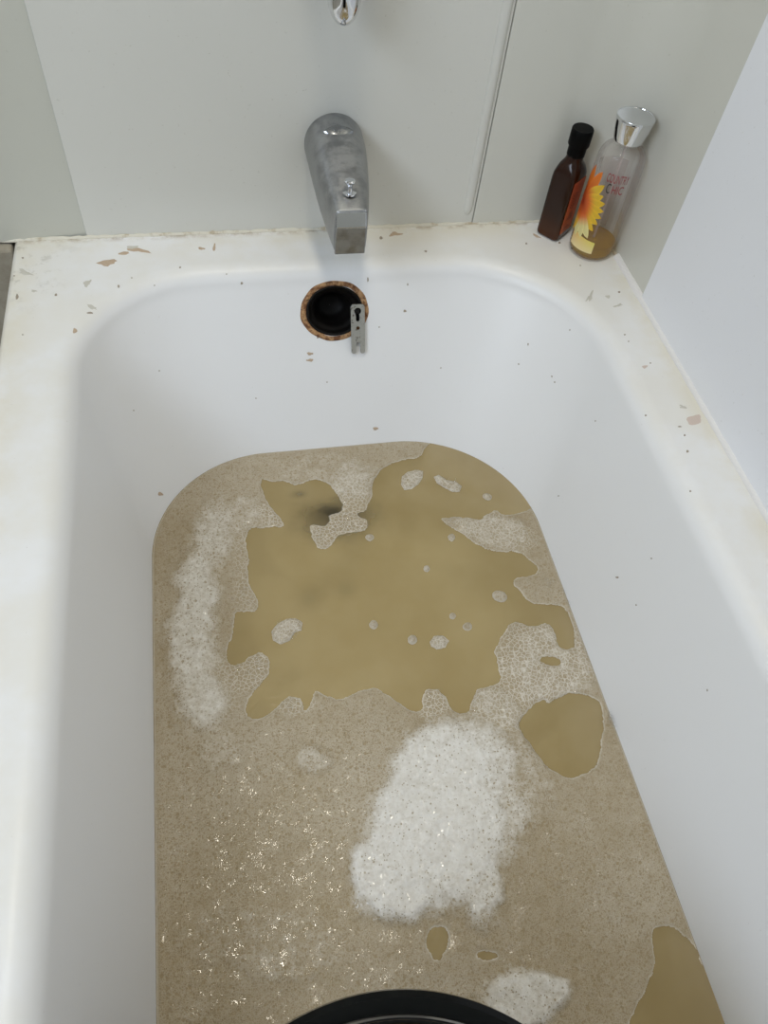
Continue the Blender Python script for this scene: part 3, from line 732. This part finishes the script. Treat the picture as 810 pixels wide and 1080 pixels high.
coarse_blobs = [(358,558,38,24,0,1,.5),(370,525,20,22,0,.8,.6),(572,700,60,48,-20,1,.5),(520,748,40,22,25,.8,.6),(460,745,20,18,0,1,.5),(520,560,45,18,15,.8,.6),(262,600,16,60,0,.6,.7),(265,705,25,25,0,.9,.5),(310,742,18,14,0,.9,.5),(290,546,18,12,0,.9,.5),(225,725,30,40,0,.6,.8)]
def blobsum(X, Y, bl, seed, warp=.012):
    D = np.zeros(X.shape, np.float32)
    nx = fbm(X, Y, .03, seed) * warp; ny = fbm(X, Y, .03, seed + 50) * warp
    for px, py, rx, ry, rot, val, soft in bl:
        c = onz(px, py, ZW); k = (onz(px + 10, py, ZW) - c); ex = k.length / 10; k2 = (onz(px, py + 10, ZW) - c); ey = k2.length / 10
        ux, uy = k.to_2d().normalized(), k2.to_2d().normalized()
        dx, dy = X + nx - c.x, Y + ny - c.y
        det = ux.x * uy.y - ux.y * uy.x
        a = (dx * uy.y - dy * uy.x) / det / ex; b = (ux.x * dy - ux.y * dx) / det / ey
        cr, sr = math.cos(math.radians(rot)), math.sin(math.radians(rot))
        r = np.sqrt(((a * cr + b * sr) / rx) ** 2 + ((-a * sr + b * cr) / ry) ** 2)
        D = np.maximum(D, val * smooth01((1 + soft * .5 - r) / soft))
    return D
def foam_mesh(name, X, Y, SD, m, hscale=1.0, lip=.0014, dens=None, coarse=None):
    """grid -> mesh over SD > 0; border vertices are drawn onto the contour"""
    h = float(X[0, 1] - X[0, 0]); gy, gx = np.gradient(SD, h); gn = np.sqrt(gx * gx + gy * gy) + 1e-6
    keepv = SD > -h * .75
    q = keepv[:-1, :-1] & keepv[1:, :-1] & keepv[:-1, 1:] & keepv[1:, 1:]
    q &= (np.maximum.reduce([SD[:-1, :-1], SD[1:, :-1], SD[:-1, 1:], SD[1:, 1:]]) > 0)
    idx = np.full(X.shape, -1, np.int64); used = np.zeros(X.shape, bool)
    used[:-1, :-1] |= q; used[1:, :-1] |= q; used[:-1, 1:] |= q; used[1:, 1:] |= q
    idx[used] = np.arange(used.sum())
    neg = used & (SD < 0)
    Xn = X.copy(); Yn = Y.copy(); Xn[neg] -= (SD * gx / gn)[neg]; Yn[neg] -= (SD * gy / gn)[neg]
    sd = np.clip(SD, 0, None)
    if dens is None: dens = np.full(X.shape, .35, np.float32)
    if coarse is None: coarse = np.full(X.shape, 1.0, np.float32)
    bn = fbm(X, Y, .004, 5, 3)
    Z = ZW + .0003 + lip * np.sqrt(np.clip(sd / .004, 0, 1)) + (dens ** 1.3) * .009 * hscale * (1 + .25 * fbm(X, Y, .02, 9)) * np.clip(sd / .01, 0, 1) + .00035 * bn * np.clip(sd / .002, 0, 1) * (1 + 1.5 * dens)
    V = np.stack([Xn[used], Yn[used], Z[used]], 1).astype(np.float32)
    a, b, c, d = idx[:-1, :-1][q], idx[:-1, 1:][q], idx[1:, 1:][q], idx[1:, :-1][q]
    Fq = np.stack([a, b, c, d], 1).astype(np.int32)
    me = bpy.data.meshes.new(name); me.vertices.add(len(V)); me.vertices.foreach_set('co', V.ravel())
    me.loops.add(len(Fq) * 4); me.loops.foreach_set('vertex_index', Fq.ravel())
    me.polygons.add(len(Fq)); me.polygons.foreach_set('loop_start', np.arange(len(Fq), dtype=np.int32) * 4)
    me.update(calc_edges=True)
    for nm, arr in (('dens', dens), ('coarse', coarse), ('edge', np.exp(-sd / .0013))):
        at = me.attributes.new(nm, 'FLOAT', 'POINT'); at.data.foreach_set('value', arr[used].astype(np.float32))
    return meobj(name, me, m)
M_FOAM = bpy.data.materials.new('foam'); M_FOAM.use_nodes = True; t = NT(M_FOAM)
dn, co_, ed = t.attr('dens'), t.attr('coarse'), t.attr('edge')
nz = t.noise(70, 5, .65); nf = t.noise(500, 2)
fine = t.vor(620, 'DISTANCE_TO_EDGE'); med = t.vor(390, 'DISTANCE_TO_EDGE'); crs = t.vor(205, 'DISTANCE_TO_EDGE', .95)
wf = t.ramp(fine, .02, .28, 1, 0); wm = t.ramp(med, .02, .17, 1, 0); wc = t.ramp(crs, .01, .11, 1, 0)
bigw = t.math('MAXIMUM', t.math('MULTIPLY', wm, .35), wc)
# film: thin, mostly see-through; walls between bubbles whiter
film = t.math('ADD', t.math('MULTIPLY', wf, .16), t.math('ADD', t.ramp(nz, .3, .7, .02, .08), t.ramp(t.noise(6, 2), .35, .65, .0, .12)))
lace = t.math('ADD', t.math('MULTIPLY', bigw, .60), .06)
cov = t.math('ADD', film, t.math('MULTIPLY', co_, t.math('SUBTRACT', lace, film)))
dd = t.math('ADD', dn, t.math('MULTIPLY', t.math('ADD', t.math('SUBTRACT', nz, .5), t.math('MULTIPLY', t.math('SUBTRACT', t.noise(260, 3, .7), .5), .9)), t.ramp(dn, .02, .3, .12, .75)))
cov = t.math('ADD', cov, t.math('MULTIPLY', t.ramp(dd, .15, 1.05), t.math('SUBTRACT', t.ramp(t.noise(130, 4, .7), .3, .7, .72, .92), cov)))
# popped bubbles leave dark holes, fewer where the foam is dense
def holes(scale, rmin, lo_, hi_):
    v = t.new('ShaderNodeTexVoronoi', feature='F1'); v.inputs['Scale'].default_value = scale; t.l(t.coord(), v.inputs['Vector'])
    rnd = t.new('ShaderNodeSeparateColor'); t.l(v.outputs['Color'], rnd.inputs[0])
    thr = t.ramp(dd, .25, 1.05, hi_, lo_)
    on = t.math('MULTIPLY', t.math('LESS_THAN', rnd.outputs[0], thr), t.math('SUBTRACT', 1, t.math('MULTIPLY', co_, .8)))
    return t.math('MULTIPLY', on, t.ramp(v.outputs['Distance'], rmin * .55, rmin, 1, 0))
ho = t.math('MAXIMUM', t.math('MAXIMUM', holes(520, .45, .10, .50), holes(300, .40, .05, .40)), holes(170, .36, .0, .26))
cov = t.math('MULTIPLY', cov, t.math('SUBTRACT', 1, t.math('MULTIPLY', ho, .72)))
cov = t.math('MAXIMUM', cov, t.math('MULTIPLY', ed, .72))
# the film takes the colour of the brown water by how thinly the bubbles cover it
white = t.mix(t.ramp(dn, .1, .8), (.80, .76, .68), (.79, .77, .72))
t.l(t.mix(cov, (.31, .238, .130), white), t.p.inputs['Base Color']); t.p.inputs['Roughness'].default_value = .6
hb = t.math('ADD', t.math('MULTIPLY', wf, -.4), t.math('ADD', nf, t.math('MULTIPLY', ho, -1.5)))
t.l(t.bump(hb, .5, .0006), t.p.inputs['Normal'])
t.p.inputs['Specular IOR Level'].default_value = .2
t.l(t.ramp(t.noise(120, 4, .6), .50, .66, .03, 1), t.p.inputs['Coat Weight']); t.p.inputs['Coat Roughness'].default_value = .05; t.p.inputs['Coat IOR'].default_value = 1.45
t.l(t.bump(t.noise(560, 1, .5), 1.0, .00030), t.p.inputs['Coat Normal'])

h = .00115
gx_ = np.arange(-.150, .385, h); gy_ = np.arange(-.475, .672, h); X, Y = np.meshgrid(gx_, gy_); X = X.astype(np.float32); Y = Y.astype(np.float32)
SD = sdf(LW, X, Y)
wob = fbm(X, Y, .008, 3) * .0022
for P in pools:
    P = np.array(P); x0, y0 = P.min(0) - .03; x1, y1 = P.max(0) + .03
    i0, i1 = np.searchsorted(gy_, (y0, y1)); j0, j1 = np.searchsorted(gx_, (x0, x1)); sl = (slice(i0, i1), slice(j0, j1))
    s_ = sdf(P, X[sl], Y[sl]) + wob[sl]
    SD[sl] = np.minimum(SD[sl], -s_)
# the bucket stands in the water
SD = np.minimum(SD, np.hypot(X - bk.x, Y - bk.y) - BKR * .865)
dens = blobsum(X, Y, blobs, 11); coarse = blobsum(X, Y, coarse_blobs, 31)
o = foam_mesh('foam_raft', X, Y, SD, M_FOAM, dens=dens, coarse=coarse)
tag(o, 'tan film of fine soap foam with white foam heaps, spread over most of the bath water', 'foam', kind='stuff')
isl = [([(424,503),(430,498),(438,496),(446,497),(446,504),(441,511),(434,516),(426,517),(423,511)], 'ragged foam islet at the far end of the open water, left of the elongated one'),
       ([(457,503),(463,501),(470,506),(480,508),(487,513),(485,519),(477,519),(469,515),(461,510)], 'elongated foam islet near the far right end of the open water'),
       ([(286,667),(292,658),(302,653),(312,652),(319,657),(318,665),(310,668),(306,676),(296,680),(288,676)], 'kidney shaped foam islet of clear bubbles at left in the open water'),
       ([(453,677),(458,671),(467,670),(474,676),(470,683),(461,685),(455,682)], 'round foam islet with bubbles in its middle, right of the open water centre'),
       (ell(435, 675, 5, 5), 'small round foam dot just left of the foam islet with bubbles'), (ell(394, 659, 4.5, 5), 'small foam dot in the middle of the open water'),
       (ell(493, 661, 5, 4.5), 'small foam dot between the foam islet and the lace foam at right'), (ell(477, 650, 3.5, 3.5), 'tiny foam dot above the round foam islet'),
       (ell(527, 629, 8, 6, 20), 'oval foam islet beside the right foam shore'), (ell(390, 567, 4.5, 3.5), 'foam dot just below the dark drain spot'),
       (ell(476, 567, 4, 4), 'foam dot under the tip of the right foam tongue'), (ell(514, 524, 5, 3.5, 20), 'foam dot near the far right corner of the water'),
       (ell(450, 600, 3.5, 3.5), 'foam dot alone in the upper right open water')]
for k, (P, lb_) in enumerate(isl):
    P = np.array(W2(P)); hh_ = .0007; x = np.arange(P[:, 0].min() - .005, P[:, 0].max() + .005, hh_); y = np.arange(P[:, 1].min() - .005, P[:, 1].max() + .005, hh_)
    x, y = np.meshgrid(x, y); x = x.astype(np.float32); y = y.astype(np.float32)
    s_ = sdf(P, x, y) + fbm(x, y, .006, 60 + k) * .0008
    o = foam_mesh('foam_islet', x, y, s_, M_FOAM, dens=np.full(x.shape, .42, np.float32), coarse=np.full(x.shape, .9 if k < 4 else .2, np.float32), lip=.0016)
    tag(o, lb_, 'foam', 'foam islets adrift on the open water')
# clear bubbles standing in the foam (too many to count)
M_BUB = bpy.data.materials.new('bubble_film'); M_BUB.use_nodes = True; t = NT(M_BUB); t.n.remove(t.p)
tr = t.new('ShaderNodeBsdfTransparent'); gl = t.new('ShaderNodeBsdfGlossy'); gl.inputs['Roughness'].default_value = .06
df = t.new('ShaderNodeBsdfDiffuse'); df.inputs[0].default_value = (.8, .8, .76, 1)
lw = t.new('ShaderNodeLayerWeight'); lw.inputs[0].default_value = .3
m1 = t.new('ShaderNodeMixShader'); t.l(t.ramp(lw.outputs['Facing'], .45, .95, .0, .75), m1.inputs[0]); t.l(tr.outputs[0], m1.inputs[1]); t.l(df.outputs[0], m1.inputs[2])
m2 = t.new('ShaderNodeMixShader'); t.l(t.ramp(lw.outputs['Facing'], 0, 1, .05, .4), m2.inputs[0]); t.l(m1.outputs[0], m2.inputs[1]); t.l(gl.outputs[0], m2.inputs[2])
t.l(m2.outputs[0], t.out.inputs[0])
dome = []
for r_, z_ in ((1, 0), (.92, .42), (.68, .75), (.35, .94)):
    for k in range(10): a = 2 * math.pi * k / 10; dome.append((r_ * math.cos(a), r_ * math.sin(a), z_))
dome.append((0, 0, 1)); dome = np.array(dome)
dfc = [(i * 10 + k, i * 10 + (k + 1) % 10, (i + 1) * 10 + (k + 1) % 10, (i + 1) * 10 + k) for i in range(3) for k in range(10)] + [(30 + k, 30 + (k + 1) % 10, 40) for k in range(10)]
spots = [(358,553,26,12,55,1.2,3.2),(335,570,9,9,22,1,2.8),(368,528,14,14,30,1,2.4),(265,703,16,16,26,1.3,3),(272,690,8,8,10,1,2.5),(307,742,9,9,16,1.2,3),(262,625,8,14,16,1.2,3.6),(286,546,14,8,16,1.2,3),
         (303,664,13,11,46,.9,2.4),(462,677,5,4,7,1.2,2.6),(541,665,8,8,9,2,5),(580,705,55,40,150,.9,2.2),(520,745,38,18,70,.9,2.2),(478,551,10,6,14,1.2,3.4),(520,558,35,14,50,.9,1.9),
         (434,506,9,8,26,.8,2),(472,510,12,6,26,.8,2),(460,740,14,14,22,1,2.4),(255,575,6,10,8,1,3),(578,616,5,5,4,3,5),(216,592,5,5,2,4,5),(233,648,14,60,45,1,2.8),(205,640,20,80,60,.8,2.0),(560,790,40,30,60,.8,2.2)]
V, Fc = [], []
for px, py, rx, ry, n_, r0, r1 in spots:
    pl = []
    for _ in range(n_ * 6):
        if len(pl) >= n_: break
        a = random.uniform(0, 6.28); rr = math.sqrt(random.random()); x, y = px + rx * rr * math.cos(a), py + ry * rr * math.sin(a); r = (r0 + (r1 - r0) * random.random() ** 2) * .00095
        c = onz(x, y, ZW)
        j, i = int((c.x - gx_[0]) / h), int((c.y - gy_[0]) / h)
        near_isl = any(abs(px - q0) < 2 for q0 in (303, 462, 434, 472))
        if not near_isl and not (0 < i < X.shape[0] and 0 < j < X.shape[1] and SD[i, j] > r): continue
        if any((c - q0).length < (r + q1) * .92 for q0, q1 in pl): continue
        pl.append((c, r)); b0 = len(V)
        V += [(c.x + r * p[0], c.y + r * p[1], ZW + .0010 + r * .9 * p[2]) for p in dome]; Fc += [tuple(b0 + q_ for q_ in f) for f in dfc]
# bubbles clinging to the tub wall at the water line
for px, py, n_, r0 in ((646, 762, 9, 4.5), (598, 632, 5, 3.5), (563, 545, 3, 2), (574, 570, 3, 1.8), (766, 1063, 3, 2)):
    for _ in range(n_):
        c = onz(px + random.uniform(-5, 4), py + random.uniform(-8, 8), ZW); r = random.uniform(.4, 1) * r0 * .001; b0 = len(V)
        V += [(c.x + r * p[0], c.y + r * p[1], ZW + .0010 + r * p[2]) for p in dome]; Fc += [tuple(b0 + q_ for q_ in f) for f in dfc]
o = mesh('foam_bubbles', V, Fc, M_BUB); tag(o, 'clear bubbles clustered in the lacy parts of the foam and along the tub side', 'bubbles', kind='stuff')
